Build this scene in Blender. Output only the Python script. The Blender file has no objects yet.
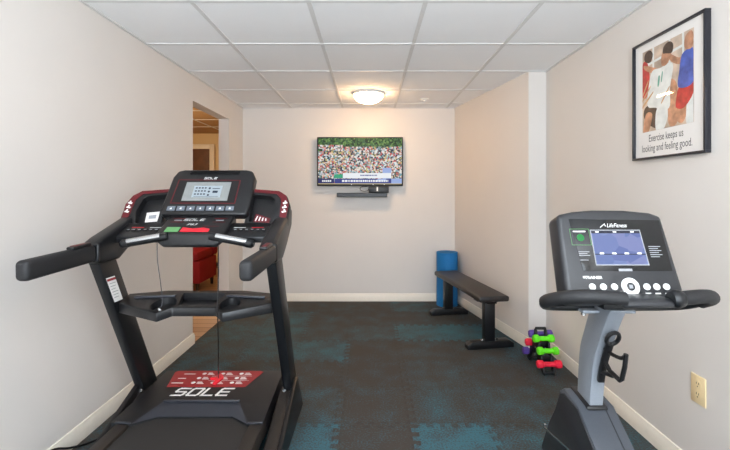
import bpy, bmesh, math, random
from mathutils import Vector as V, Matrix, noise
random.seed(4)
R = math.radians
SC = bpy.context.scene
COL = SC.collection

# ------------------------------------------------------------------ materials
def lin(c):
    c = c / 255.0
    return c / 12.92 if c <= 0.04045 else ((c + 0.055) / 1.055) ** 2.4
def rgb(r, g, b): return (lin(r), lin(g), lin(b), 1.0)
MATS = {}
def mat(name, col, rough=.5, metal=0., var=.06, scale=40., bump=0., spec=.5, coat=0.):
    """Principled material whose colour wanders a little with a noise texture."""
    m = bpy.data.materials.new(name); m.use_nodes = True
    nt = m.node_tree; p = nt.nodes['Principled BSDF']
    p.inputs['Roughness'].default_value = rough
    p.inputs['Metallic'].default_value = metal
    p.inputs['Specular IOR Level'].default_value = spec
    p.inputs['Coat Weight'].default_value = coat
    tc = nt.nodes.new('ShaderNodeTexCoord')
    n = nt.nodes.new('ShaderNodeTexNoise'); n.inputs['Scale'].default_value = scale
    n.inputs['Detail'].default_value = 3
    nt.links.new(tc.outputs['Object'], n.inputs['Vector'])
    r = nt.nodes.new('ShaderNodeValToRGB')
    r.color_ramp.elements[0].position = .3; r.color_ramp.elements[1].position = .7
    r.color_ramp.elements[0].color = [c * (1 - var) for c in rgb(*col)[:3]] + [1]
    r.color_ramp.elements[1].color = [min(1, c * (1 + var)) for c in rgb(*col)[:3]] + [1]
    nt.links.new(n.outputs['Fac'], r.inputs['Fac'])
    nt.links.new(r.outputs['Color'], p.inputs['Base Color'])
    if bump:
        b = nt.nodes.new('ShaderNodeBump'); b.inputs['Strength'].default_value = bump
        b.inputs['Distance'].default_value = .002
        nt.links.new(n.outputs['Fac'], b.inputs['Height'])
        nt.links.new(b.outputs['Normal'], p.inputs['Normal'])
    MATS[name] = m
    return m
def emit(name, col, strength):
    m = bpy.data.materials.new(name); m.use_nodes = True
    p = m.node_tree.nodes['Principled BSDF']
    p.inputs['Base Color'].default_value = (.02, .02, .02, 1)
    p.inputs['Roughness'].default_value = .3; p.inputs['Specular IOR Level'].default_value = .15
    p.inputs['Emission Color'].default_value = rgb(*col)
    p.inputs['Emission Strength'].default_value = strength
    MATS[name] = m
    return m

WALL = mat('wall_paint', (221, 215, 209), .55, var=.012, scale=3, bump=.05)
CEIL = mat('ceiling_tile', (250, 250, 250), .9, var=.012, scale=160, bump=.25)
GRID = mat('ceiling_tee', (222, 221, 219), .5, var=.02)
BASEB = mat('baseboard_paint', (236, 228, 214), .4, var=.02)
HALLW = mat('hall_wall_paint', (222, 196, 152), .6, var=.02, scale=3)
HALLC = mat('hall_ceiling_dim_warm', (176, 142, 104), .8, var=.03)  # brown carries the dim warm light on this ceiling
WOOD = mat('dark_door_wood', (92, 52, 22), .4, var=.25, scale=8)
BLACK = mat('black_plastic', (17, 17, 19), .38, var=.1, bump=.05, scale=300)
BLACK2 = mat('satin_black_plastic', (25, 25, 27), .34, var=.08, bump=.04, scale=300)
SLATE = mat('slate_plastic', (48, 50, 57), .35, var=.05, scale=200)
METALB = mat('black_powder_coat', (15, 17, 20), .36, var=.1, scale=200, bump=.05)
FOAM = mat('black_foam_grip', (27, 27, 29), .6, var=.12, scale=250, bump=.2)
RUBBER = mat('belt_rubber', (38, 37, 37), .6, var=.14, scale=400, bump=.15)
RAIL = mat('rail_plastic', (43, 37, 33), .55, var=.12, scale=300, bump=.15)
RED = mat('red_panel', (150, 30, 36), .4, var=.05)
DRED = mat('dark_red_trim', (96, 16, 26), .35, var=.06)
BRED = mat('bright_red_plastic', (226, 36, 52), .35, var=.05)
WHITE = mat('white_print', (235, 235, 232), .5, var=.02)
GREYP = mat('grey_print', (150, 152, 156), .5, var=.04)
CHROME = mat('brushed_steel', (196, 198, 200), .25, 1.0, var=.05, scale=120)
SILVER = mat('silver_paint', (142, 148, 156), .38, .25, var=.03, scale=200)
CONS = mat('charcoal_plastic', (42, 43, 46), .36, var=.05, scale=200, bump=.04)
GLOSS = mat('gloss_black', (16, 17, 19), .09, var=.05)
SHROUD = mat('shroud_plastic', (68, 72, 79), .42, var=.05, scale=200, bump=.06)
SHRDARK = mat('shroud_shaded_side_and_seam', (33, 35, 39), .45, var=.05, scale=200, bump=.06)  # shroud colour darkened for the shaded left side; also colours the seam
IVORY = mat('ivory_plastic', (238, 214, 168), .35, var=.02)
IVORYD = mat('ivory_slot', (92, 76, 56), .5, var=.05)
BLUEM = mat('blue_foam_mat', (12, 112, 176), .7, var=.08, scale=120, bump=.2)
VINYL = mat('black_vinyl', (38, 34, 33), .42, var=.1, scale=150, bump=.12)
GREEN = mat('green_neoprene', (98, 226, 22), .45, var=.04)
PURPLE = mat('purple_neoprene', (92, 66, 152), .5, var=.05)
CRED = mat('coral_red_neoprene', (236, 30, 62), .45, var=.05)
REDUP = mat('red_upholstery', (140, 10, 32), .75, var=.1, scale=120, bump=.2)
WOODL = mat('dark_leg_wood', (44, 26, 18), .5, var=.1)
LCDG = mat('lcd_grey', (140, 143, 142), .3, var=.03)
KEYG = mat('key_grey', (104, 112, 122), .4, var=.03)
LCDW = emit('lcd_white', (214, 232, 246), .75)
LCDB = emit('lcd_blue', (66, 92, 128), .35)
KGREEN = emit('lit_green_key', (128, 208, 132), .75)
LFGREEN = emit('lit_green_dot', (20, 200, 90), .6)
SKIN = mat('print_skin', (186, 134, 104), .4, var=.38, scale=26)
HAIR = mat('print_hair', (74, 58, 50), .4, var=.5, scale=40)
PBG = mat('print_background', (192, 172, 154), .4, var=.4, scale=11)
PBLUE = mat('print_blue', (64, 88, 168), .4, var=.35, scale=26)
PRED = mat('print_red', (186, 48, 48), .4, var=.35, scale=26)
PWHITE = mat('print_white', (218, 220, 216), .4, var=.12, scale=22)
PTEAL = mat('print_teal', (96, 160, 140), .4)
PORANGE = mat('print_orange', (196, 156, 116), .4, var=.25, scale=30)
PAPER = mat('poster_paper', (232, 228, 224), .5, var=.01)
FRAMEB = mat('black_frame', (30, 30, 38), .3, var=.08)
CABLE = mat('grey_cable', (70, 70, 74), .5)
INK = mat('black_ink', (34, 34, 36), .5, var=.02)

def lamp_mat(name, col, s):
    m = emit(name, col, s); return m
DOME = lamp_mat('lit_dome_glass', (255, 206, 152), 52.0)

def glass_mat():
    m = bpy.data.materials.new('picture_glass'); m.use_nodes = True
    nt = m.node_tree; nt.nodes.clear()
    o = nt.nodes.new('ShaderNodeOutputMaterial'); mx = nt.nodes.new('ShaderNodeMixShader')
    t = nt.nodes.new('ShaderNodeBsdfTransparent'); g = nt.nodes.new('ShaderNodeBsdfGlossy')
    g.inputs['Roughness'].default_value = .03
    lw = nt.nodes.new('ShaderNodeLayerWeight')                     # Schlick curve, the same from both faces of the pane
    pw = nt.nodes.new('ShaderNodeMath'); pw.operation = 'POWER'; pw.inputs[1].default_value = 5
    f = nt.nodes.new('ShaderNodeMath'); f.operation = 'MULTIPLY_ADD'; f.inputs[1].default_value = .92; f.inputs[2].default_value = .085
    nt.links.new(lw.outputs['Facing'], pw.inputs[0]); nt.links.new(pw.outputs[0], f.inputs[0])
    nt.links.new(f.outputs[0], mx.inputs[0]); nt.links.new(t.outputs[0], mx.inputs[1])
    nt.links.new(g.outputs[0], mx.inputs[2]); nt.links.new(mx.outputs[0], o.inputs[0])
    return m
GLASS = glass_mat()

def floor_mat():
    m = bpy.data.materials.new('rubber_mat_floor'); m.use_nodes = True
    nt = m.node_tree; p = nt.nodes['Principled BSDF']; L = nt.links.new
    a = nt.nodes.new('ShaderNodeAttribute'); a.attribute_name = 'teal'
    tc = nt.nodes.new('ShaderNodeTexCoord')
    n = nt.nodes.new('ShaderNodeTexNoise'); n.inputs['Scale'].default_value = 105; n.inputs['Detail'].default_value = 4
    L(tc.outputs['Object'], n.inputs['Vector'])
    n2 = nt.nodes.new('ShaderNodeTexNoise'); n2.inputs['Scale'].default_value = 6; n2.inputs['Detail'].default_value = 5
    L(tc.outputs['Object'], n2.inputs['Vector'])
    def mth(op, x, y):
        q = nt.nodes.new('ShaderNodeMath'); q.operation = op
        for i, s in enumerate((x, y)):
            if isinstance(s, (int, float)): q.inputs[i].default_value = s
            else: L(s, q.inputs[i])
        return q.outputs[0]
    sp = mth('MULTIPLY', mth('SUBTRACT', n.outputs['Fac'], .5), 2.7)
    sp2 = mth('MULTIPLY', mth('SUBTRACT', n2.outputs['Fac'], .5), 1.5)
    f = mth('ADD', mth('ADD', a.outputs['Fac'], sp2), sp)
    r = nt.nodes.new('ShaderNodeValToRGB')
    e = r.color_ramp.elements
    e[0].position = .1; e[0].color = rgb(62, 57, 53)
    e[1].position = 1.0; e[1].color = rgb(54, 98, 110)
    x = e.new(.5); x.color = rgb(60, 74, 78)
    sa = nt.nodes.new('ShaderNodeAttribute'); sa.attribute_name = 'seam'
    mx = nt.nodes.new('ShaderNodeMix'); mx.data_type = 'RGBA'; mx.inputs[7].default_value = rgb(34, 33, 33)
    L(mth('MULTIPLY', sa.outputs['Fac'], .2), mx.inputs[0]); L(f, r.inputs['Fac']); L(r.outputs['Color'], mx.inputs[6]); L(mx.outputs[2], p.inputs['Base Color'])
    p.inputs['Roughness'].default_value = .75; p.inputs['Specular IOR Level'].default_value = .3
    b = nt.nodes.new('ShaderNodeBump'); b.inputs['Strength'].default_value = .25; b.inputs['Distance'].default_value = .002
    L(n.outputs['Fac'], b.inputs['Height']); L(b.outputs['Normal'], p.inputs['Normal'])
    return m
FLOOR = floor_mat()

def plank_mat():
    m = bpy.data.materials.new('hall_wood_planks'); m.use_nodes = True
    nt = m.node_tree; p = nt.nodes['Principled BSDF']; L = nt.links.new
    tc = nt.nodes.new('ShaderNodeTexCoord')
    b = nt.nodes.new('ShaderNodeTexBrick')
    b.inputs['Color1'].default_value = rgb(206, 182, 156); b.inputs['Color2'].default_value = rgb(164, 136, 110)
    b.inputs['Mortar'].default_value = rgb(90, 66, 48); b.inputs['Mortar Size'].default_value = .004
    b.inputs['Scale'].default_value = 1.0; b.inputs['Brick Width'].default_value = .9; b.inputs['Row Height'].default_value = .12
    L(tc.outputs['Object'], b.inputs['Vector']); L(b.outputs['Color'], p.inputs['Base Color'])
    p.inputs['Roughness'].default_value = .4
    return m
PLANK = plank_mat()

def crowd_mat(name, scale, ramp, strength):
    """A lit screen region: coloured cells, as a far-off crowd or foliage looks on television."""
    m = bpy.data.materials.new(name); m.use_nodes = True
    nt = m.node_tree; p = nt.nodes['Principled BSDF']; L = nt.links.new
    tc = nt.nodes.new('ShaderNodeTexCoord')
    v = nt.nodes.new('ShaderNodeTexVoronoi'); v.inputs['Scale'].default_value = scale
    L(tc.outputs['Object'], v.inputs['Vector'])
    s = nt.nodes.new('ShaderNodeSeparateColor'); L(v.outputs['Color'], s.inputs[0])
    r = nt.nodes.new('ShaderNodeValToRGB'); r.color_ramp.interpolation = 'CONSTANT'
    e = r.color_ramp.elements
    e[0].position = 0; e[0].color = rgb(*ramp[0]); e[1].position = 1 / len(ramp); e[1].color = rgb(*ramp[1])
    for i in range(2, len(ramp)):
        x = e.new(i / len(ramp)); x.color = rgb(*ramp[i])
    L(s.outputs[0], r.inputs['Fac'])
    p.inputs['Base Color'].default_value = (.01, .01, .01, 1); p.inputs['Roughness'].default_value = .3; p.inputs['Specular IOR Level'].default_value = .15
    L(r.outputs['Color'], p.inputs['Emission Color']); p.inputs['Emission Strength'].default_value = strength
    return m
CROWD = crowd_mat('screen_crowd', 62, [(236, 232, 226), (58, 66, 80), (216, 150, 140), (120, 168, 178), (238, 214, 190), (96, 104, 84),
                                       (206, 90, 90), (190, 200, 210), (40, 54, 66), (206, 190, 120), (238, 238, 236), (150, 120, 110)], .85)
TREES = crowd_mat('screen_trees', 55, [(50, 90, 40), (84, 128, 60), (120, 160, 84), (34, 60, 34), (70, 110, 70)], .75)
SBLUE = emit('screen_blue', (24, 40, 130), .9)
SNAVY = emit('screen_navy', (16, 22, 92), .9)
SWHITE = emit('screen_white', (236, 240, 244), .9)
SGREEN = emit('screen_green', (20, 160, 116), .9)
SPALE = emit('screen_pale_blue', (150, 172, 224), .9)
STAN = emit('screen_tan', (186, 170, 130), .9)
BIKELCD = crowd_mat('bike_screen_pattern', 22, [(118, 138, 196), (132, 150, 206), (112, 128, 190), (140, 150, 204), (126, 142, 200)], .95)
BIKELN = emit('bike_screen_line', (54, 60, 96), .4)

# ------------------------------------------------------------------ mesh builder
class Frame:
    """A local drawing plane: o origin, u right, v up, n out of the face."""
    def __init__(s, o, u, v):
        s.o = V(o); s.u = V(u).normalized(); s.v = V(v).normalized(); s.n = s.u.cross(s.v).normalized()
    def at(s, a, b, c=0.): return s.o + s.u * a + s.v * b + s.n * c

def catmull(pts, k=6, closed=False):
    P = [V(p) for p in pts]; out = []; n = len(P)
    rng = n if closed else n - 1
    for i in range(rng):
        p0 = P[(i - 1) % n] if closed or i > 0 else P[0] * 2 - P[1]
        p1 = P[i]; p2 = P[(i + 1) % n]
        p3 = P[(i + 2) % n] if closed or i + 2 < n else P[-1] * 2 - P[-2]
        for j in range(k):
            t = j / k
            out.append(.5 * ((2 * p1) + (p2 - p0) * t + (2 * p0 - 5 * p1 + 4 * p2 - p3) * t * t + (3 * p1 - p0 - 3 * p2 + p3) * t ** 3))
    if not closed: out.append(P[-1])
    return out

class MB:
    def __init__(s): s.bm = bmesh.new(); s.mats = []
    def mi(s, m):
        if m not in s.mats: s.mats.append(m)
        return s.mats.index(m)
    def _merge(s, t, m, bevel=0., seg=2, ang=28):
        if bevel:
            es = [e for e in t.edges if len(e.link_faces) == 2 and e.calc_face_angle(0) > R(ang)]
            if es: bmesh.ops.bevel(t, geom=es, offset=bevel, segments=seg, affect='EDGES', profile=.5, clamp_overlap=True)
        i = s.mi(m)
        for f in t.faces: f.material_index = i
        me = bpy.data.meshes.new('t'); t.to_mesh(me); t.free(); s.bm.from_mesh(me); bpy.data.meshes.remove(me)
        return s
    def box(s, a, b, m, bevel=0., seg=2):
        """Box between two opposite corners."""
        t = bmesh.new(); bmesh.ops.create_cube(t, size=1)
        a = V(a); b = V(b)
        for v in t.verts: v.co = V(((a[k] + b[k]) / 2 + v.co[k] * (b[k] - a[k])) for k in range(3))
        return s._merge(t, m, bevel, seg)
    def loops(s, rings, m, bevel=0., caps=True, closed=False, seg=2):
        """Skin a list of equal-length rings."""
        t = bmesh.new(); vv = [[t.verts.new(p) for p in r] for r in rings]; n = len(rings[0])
        pairs = list(zip(vv, vv[1:])) + ([(vv[-1], vv[0])] if closed else [])
        for A, B in pairs:
            for k in range(n):
                try: t.faces.new((A[k], A[(k + 1) % n], B[(k + 1) % n], B[k]))
                except ValueError: pass
        if caps and not closed:
            t.faces.new(vv[0][::-1]); t.faces.new(vv[-1])
        bmesh.ops.recalc_face_normals(t, faces=t.faces)
        return s._merge(t, m, bevel, seg)
    def prism(s, fr, poly, n0, n1, m, bevel=0., seg=2):
        return s.loops([[fr.at(a, b, n0) for a, b in poly], [fr.at(a, b, n1) for a, b in poly]], m, bevel, seg=seg)
    def yz(s, poly, x0, x1, m, bevel=0., seg=2):
        """Side profile (Y, Z) extruded across X."""
        return s.loops([[V((x0, a, b)) for a, b in poly], [V((x1, a, b)) for a, b in poly]], m, bevel, seg=seg)
    def xy(s, poly, z0, z1, m, bevel=0.):
        return s.loops([[V((a, b, z0)) for a, b in poly], [V((a, b, z1)) for a, b in poly]], m, bevel)
    def tube(s, pts, r, m, seg=10, closed=False):
        P = [V(p) for p in pts]; n = len(P); rings = []; up = None
        for i, p in enumerate(P):
            d = (P[(i + 1) % n] - P[i - 1]) if closed or 0 < i < n - 1 else (P[1] - P[0] if i == 0 else P[-1] - P[-2])
            d.normalize()
            if up is None:
                up = V((0, 0, 1)) if abs(d.z) < .9 else V((1, 0, 0))
            up = (up - d * up.dot(d)).normalized(); sd = d.cross(up)
            rr = r[i] if isinstance(r, (list, tuple)) else r
            rings.append([p + (up * math.cos(2 * math.pi * k / seg) + sd * math.sin(2 * math.pi * k / seg)) * rr for k in range(seg)])
        return s.loops(rings, m, closed=closed)
    def cyl(s, p0, p1, r, m, r1=None, seg=20, bevel=0.):
        p0 = V(p0); p1 = V(p1); d = (p1 - p0).normalized()
        a = V((0, 0, 1)) if abs(d.z) < .9 else V((1, 0, 0)); a = (a - d * a.dot(d)).normalized(); b = d.cross(a)
        r1 = r if r1 is None else r1
        return s.loops([[q + (a * math.cos(2 * math.pi * k / seg) + b * math.sin(2 * math.pi * k / seg)) * rr for k in range(seg)]
                        for q, rr in ((p0, r), (p1, r1))], m, bevel)
    def lathe(s, prof, c, m, seg=40):
        """Profile of (radius, height) turned about a vertical axis."""
        c = V(c)
        return s.loops([[c + V((r * math.cos(2 * math.pi * k / seg), r * math.sin(2 * math.pi * k / seg), z)) for k in range(seg)] for r, z in prof], m)
    def bar(s, p0, p1, w, h, m, bevel=0., side=(1, 0, 0), seg=2):
        """Straight bar: w along the side direction, h across it."""
        p0 = V(p0); p1 = V(p1); d = (p1 - p0).normalized(); sd = V(side); sd = (sd - d * sd.dot(d)).normalized(); u = sd.cross(d)
        return s.loops([[q + sd * (w / 2 * a) + u * (h / 2 * b) for a, b in ((-1, -1), (1, -1), (1, 1), (-1, 1))] for q in (p0, p1)], m, bevel, seg=seg)
    def disc(s, fr, a, b, r, n0, n1, m, ry=None, seg=24, bevel=0.):
        ry = ry or r
        return s.prism(fr, [(a + r * math.cos(2 * math.pi * k / seg), b + ry * math.sin(2 * math.pi * k / seg)) for k in range(seg)], n0, n1, m, bevel)
    def rect(s, fr, a0, b0, a1, b1, n0, n1, m, bevel=0.):
        return s.prism(fr, [(a0, b0), (a1, b0), (a1, b1), (a0, b1)], n0, n1, m, bevel)
    def poly(s, fr, pts, n, m):
        t = bmesh.new(); t.faces.new([t.verts.new(fr.at(a, b, n)) for a, b in pts])
        return s._merge(t, m)
    def stroke(s, fr, lines, w, n, m, shear=0., o=(0, 0), sx=1., sy=1.):
        """Flat lettering drawn as mitred strokes."""
        for ln in lines:
            P = [V((x * sx, y * sy)) for x, y in ln]
            for a, b in zip(P, P[1:]):
                d = (b - a).normalized(); q = V((-d.y, d.x)) * (w / 2); e = d * (w / 2)
                pts = [a - e - q, b + e - q, b + e + q, a - e + q]
                n += .00003
                s.poly(fr, [(o[0] + p.x + shear * p.y, o[1] + p.y) for p in pts], n, m)
        return s
    def text(s, fr, txt, a, b, size, n, m, align='CENTER', shear=0., sx=1., bold=0.):
        cu = bpy.data.curves.new('txt', 'FONT'); cu.body = txt; cu.size = size; cu.align_x = align; cu.align_y = 'CENTER'
        cu.shear = shear; cu.offset = bold; cu.resolution_u = 3
        o = bpy.data.objects.new('txt', cu); COL.objects.link(o)
        dg = bpy.context.evaluated_depsgraph_get()
        me = bpy.data.meshes.new_from_object(o.evaluated_get(dg))
        t = bmesh.new(); t.from_mesh(me)
        for v in t.verts: v.co = fr.at(a + v.co.x * sx, b + v.co.y, n)
        bpy.data.objects.remove(o); bpy.data.curves.remove(cu); bpy.data.meshes.remove(me)
        return s._merge(t, m)
    def cut(s, other):
        """Boolean difference with another builder."""
        A = s._tmp(); B = other._tmp()
        md = A.modifiers.new('b', 'BOOLEAN'); md.operation = 'DIFFERENCE'; md.object = B; md.solver = 'EXACT'
        bpy.context.view_layer.update()
        dg = bpy.context.evaluated_depsgraph_get()
        me = bpy.data.meshes.new_from_object(A.evaluated_get(dg))
        s.bm = bmesh.new(); s.bm.from_mesh(me)
        for o in (A, B):
            d = o.data; bpy.data.objects.remove(o); bpy.data.meshes.remove(d)
        bpy.data.meshes.remove(me)
        return s
    def _tmp(s):
        me = bpy.data.meshes.new('tmp'); s.bm.to_mesh(me); s.bm.free()
        for m in s.mats: me.materials.append(m)
        o = bpy.data.objects.new('tmp', me); COL.objects.link(o)
        return o
    def build(s, name, parent=None, loc=None, ang=32, label=None, **tags):
        """Link as one object; geometry is in world coordinates unless the parent thing is local."""
        bm = s.bm
        for f in bm.faces: f.smooth = True
        for e in bm.edges:
            if len(e.link_faces) != 2 or e.calc_face_angle(0) > R(ang): e.smooth = False
        me = bpy.data.meshes.new(name)
        if parent is not None: off = OFF[parent.name]
        elif loc is not None: off = V(loc)
        else:
            xs = [v.co for v in bm.verts]
            off = V(((min(p.x for p in xs) + max(p.x for p in xs)) / 2, (min(p.y for p in xs) + max(p.y for p in xs)) / 2, min(p.z for p in xs)))
        for v in bm.verts: v.co -= off
        bm.to_mesh(me); bm.free()
        for m in s.mats: me.materials.append(m)
        o = bpy.data.objects.new(name, me); COL.objects.link(o)
        if parent is not None: o.parent = parent
        else: o.location = off
        OFF[o.name] = off
        if label: o['label'] = label
        for k, v in tags.items(): o[k] = v
        return o
OFF = {}
def thing(name, label, category, loc, rotz=0, group=None, local=False):
    o = bpy.data.objects.new(name, None); COL.objects.link(o)
    o.empty_display_size = .1
    o.location = loc; o.rotation_euler = (0, 0, rotz); o['label'] = label; o['category'] = category
    if group: o['group'] = group
    OFF[o.name] = V((0, 0, 0)) if local else V(loc)
    return o
def struct(mb, name, **k): return mb.build(name, kind='structure', **k)

# ------------------------------------------------------------------ the room
XL, XR, YB, YR, H = -1.5, 1.448, 4.76, -2.2, 2.275
DY0, DY1, DZ = 3.42, 4.30, 2.06            # the doorway in the left wall
STEP = 3.32
# rubber puzzle-mat floor: every cell of a fine grid knows how teal its mat is
T = .42
TEAL = {(-2, -1): .75, (-1, -1): .12, (0, -1): .85, (1, -1): .5, (2, -1): .45, (-2, 0): .38, (-1, 0): .14, (0, 0): .42, (1, 0): .34, (2, 0): .25,
        (-2, 1): .15, (-1, 1): .16, (0, 1): .3, (1, 1): .2, (2, 1): .3, (-2, 2): .62, (-1, 2): .14, (0, 2): .2, (1, 2): .22, (2, 2): .5,
        (-2, 3): .3, (-1, 3): .36, (0, 3): .74, (1, 3): .86, (2, 3): .6, (-2, 4): .25, (-1, 4): .2, (0, 4): .22, (1, 4): .25, (-3, 4): .6,
        (-2, 5): .16, (-1, 5): .18, (0, 5): .5, (1, 5): .2, (-3, 3): .55, (-3, 2): .5, (-4, 2): .4, (-3, 5): .2, (-3, -1): .6, (-3, 0): .5, (-4, 0): .45, (-4, -1): .55}
def floor_mesh():
    bm = bmesh.new(); s = .0125
    x0, x1, y0, y1 = XL, XR, YR, YB
    nx = round((x1 - x0) / s); ny = round((y1 - y0) / s)
    g = [[bm.verts.new((x0 + (x1 - x0) * i / nx, y0 + (y1 - y0) * j / ny, 0)) for i in range(nx + 1)] for j in range(ny + 1)]
    vals = []; seam = []
    rnd = random.Random(7); extra = {}
    for j in range(ny):
        for i in range(nx):
            bm.faces.new((g[j][i], g[j][i + 1], g[j + 1][i + 1], g[j + 1][i]))
            X = (x0 + (x1 - x0) * (i + .5) / nx - .24) / T; Y = (y0 + (y1 - y0) * (j + .5) / ny - 2.23) / T
            a = X + .045 * (1 if math.sin(2 * math.pi * 6 * Y + .8 * math.sin(9 * X)) > 0 else -1)
            b = Y + .045 * (1 if math.sin(2 * math.pi * 6 * X + .8 * math.sin(9 * Y)) > 0 else -1)
            k = (math.floor(a), math.floor(b))
            if k not in TEAL and k not in extra: extra[k] = rnd.uniform(.1, .6)
            ea = min(a - k[0], k[0] + 1 - a); eb = min(b - k[1], k[1] + 1 - b)
            seam.append(1.0 if min(ea, eb) < .02 else 0.0)
            vals.append(TEAL.get(k, extra.get(k)) - .05)
    me = bpy.data.meshes.new('floor'); bm.to_mesh(me); bm.free()
    at = me.attributes.new('teal', 'FLOAT', 'FACE'); at.data.foreach_set('value', vals)
    at = me.attributes.new('seam', 'FLOAT', 'FACE'); at.data.foreach_set('value', seam)
    me.materials.append(FLOOR)
    o = bpy.data.objects.new('floor', me); COL.objects.link(o); o['kind'] = 'structure'
floor_mesh()
struct(MB().box((-4.2, 2.4, -.05), (XL, 6.95, -.001), PLANK), 'floor_hall')
m = MB()
for y0, y1, z0, z1 in ((YR, DY0, 0, H), (DY1, YB + .1, 0, H), (DY0, DY1, DZ, H)): m.box((XL - .11, y0, z0), (XL, y1, z1), WALL)
struct(m, 'wall_left')
struct(MB().box((XL, YB, 0), (1.25, YB + .1, H), WALL), 'wall_back')
struct(MB().xy([(XR, YR), (XR, STEP), (1.303, STEP), (1.0, YB), (1.0, YB + .1), (1.6, YB + .1), (1.6, YR)], 0, H, WALL), 'wall_right')
WX0, WX1, WZ0, WZ1 = -1.35, 1.3, .08, 2.15
m = MB()
for x0, x1, z0, z1 in ((XL - .11, WX0, 0, H), (WX1, 1.6, 0, H), (WX0, WX1, 0, WZ0), (WX0, WX1, WZ1, H)): m.box((x0, YR - .12, z0), (x1, YR, z1), WALL)
struct(m, 'wall_rear')
struct(MB().box((XL - .11, YR - .12, H), (1.6, YB + .1, H + .05), CEIL), 'ceiling')
m = MB()
for x in (-.927, -.319, .289, .897): m.box((x - .012, YR, H - .004), (x + .012, YB, H), GRID)
for k in range(-7, 5): m.box((XL, 2.09 + .61 * k - .012, H - .0045), (XR, 2.09 + .61 * k + .012, H), GRID)
m.box((XL, YR, H - .006), (XL + .018, YB, H), GRID)
m.box((XL, YB - .018, H - .006), (1.0, YB, H), GRID)
m.box((XR - .018, YR, H - .006), (XR, STEP, H), GRID)
struct(m, 'trim_1')
# unseen window behind the camera, added and enlarged to light the ceiling
m = MB()
for a, b in (((WX0, WZ0), (WX1, WZ0 + .05)), ((WX0, WZ1 - .05), (WX1, WZ1)), ((WX0, WZ0), (WX0 + .05, WZ1)), ((WX1 - .05, WZ0), (WX1, WZ1)), ((-.05, WZ0), (0., WZ1))):
    m.box((a[0], YR - .09, a[1]), (b[0], YR - .03, b[1]), BASEB)
struct(m, 'added_window_1')
# hall beyond the doorway
struct(MB().box((-4.2, 6.84, 0), (XL - .11, 6.94, H), HALLW), 'wall_hall_far')
struct(MB().box((-4.3, 2.4, 0), (-4.2, 6.94, H), HALLW), 'wall_hall_left')
struct(MB().box((-4.2, 2.3, 0), (XL - .11, 2.4, H), HALLW), 'wall_hall_near')
struct(MB().box((XL - .11, YB + .1, 0), (XL, 6.94, H), HALLW), 'wall_hall_right')
m = MB().box((-4.2, 2.4, H), (XL - .11, 6.94, H + .05), HALLC)
for y in (4.3, 4.91, 5.52, 6.13): m.box((-4.2, y - .012, H - .004), (XL - .11, y + .012, H), GRID)
for x in (-3.6, -3.0, -2.4): m.box((x - .012, 2.4, H - .004), (x + .012, 6.84, H), GRID)
struct(m, 'ceiling_hall')
d = thing('door', '', '', (-3.1, 6.80, 0)); del d['label'], d['category']; d.name = 'door_1'; OFF['door_1'] = V((-3.1, 6.80, 0)); d['kind'] = 'structure'
MB().box((-3.55, 6.80, .01), (-2.70, 6.84, 2.01), WOOD).build('door_leaf', d)
m = MB()
m.box((-3.63, 6.79, 0), (-3.55, 6.84, 2.09), BASEB, .005); m.box((-2.70, 6.79, 0), (-2.62, 6.84, 2.09), BASEB, .005); m.box((-3.55, 6.79, 2.01), (-2.70, 6.84, 2.09), BASEB, .005)
m.build('door_frame', d)
MB().cyl((-2.77, 6.80, .98), (-2.77, 6.74, .98), .025, CHROME, bevel=.006).build('door_knob', d)
# baseboards with a small cap moulding
def baseboard(name, runs):
    m = MB()
    for (a, b) in runs:
        a = V((a[0], a[1], 0)); b = V((b[0], b[1], 0)); d = (b - a).normalized(); n = V((-d.y, d.x, 0))
        pr = [(0, 0), (.013, 0), (.013, .066), (.009, .074), (.007, .088), (0, .09)]
        m.loops([[q + n * x + V((0, 0, z)) for x, z in pr] for q in (a, b)], BASEB)
    struct(m, name)
baseboard('baseboard_left', [((XL, DY0 + .012), (XL, YR)), ((XL - .11, DY0), (XL, DY0)), ((XL, YB), (XL, DY1))])
baseboard('baseboard_back', [((1.0, YB), (XL, YB))])
baseboard('baseboard_right', [((XR, YR), (XR, STEP)), ((XR, STEP), (1.303 - .012, STEP)), ((1.303, STEP - .013), (1.0, YB))])
baseboard('baseboard_hall', [((-2.62, 6.84), (-1.61, 6.84))][::-1])

# ------------------------------------------------------------------ ceiling fittings
def dome_light(loc, label, glow=None):
    t = thing('ceiling_light', label, 'ceiling light', loc)
    MB().lathe([(.0, 0), (.158, 0), (.162, -.012), (.154, -.02), (.0, -.02)], loc, WHITE, 48).build('ceiling_plate', t)
    pr = [(.148 * math.cos(a), -.016 - .085 * math.sin(a)) for a in [math.pi / 2 * k / 10 for k in range(10)]] + [(.004, -.101)]
    MB().lathe(pr, loc, glow or DOME, 48).build('glass_dome', t)
    return t
dome_light((-.015, 4.04, H - .004), 'lit round white dome light on the ceiling near the back wall')
m = MB().lathe([(0, 0), (.045, 0), (.045, -.006), (.02, -.012), (.018, -.022), (0, -.022)], (.577, 4.30, H), WHITE, 24)
m.build('sprinkler_head', label='small white round sprinkler head on the ceiling right of the dome light', category='sprinkler')

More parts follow.
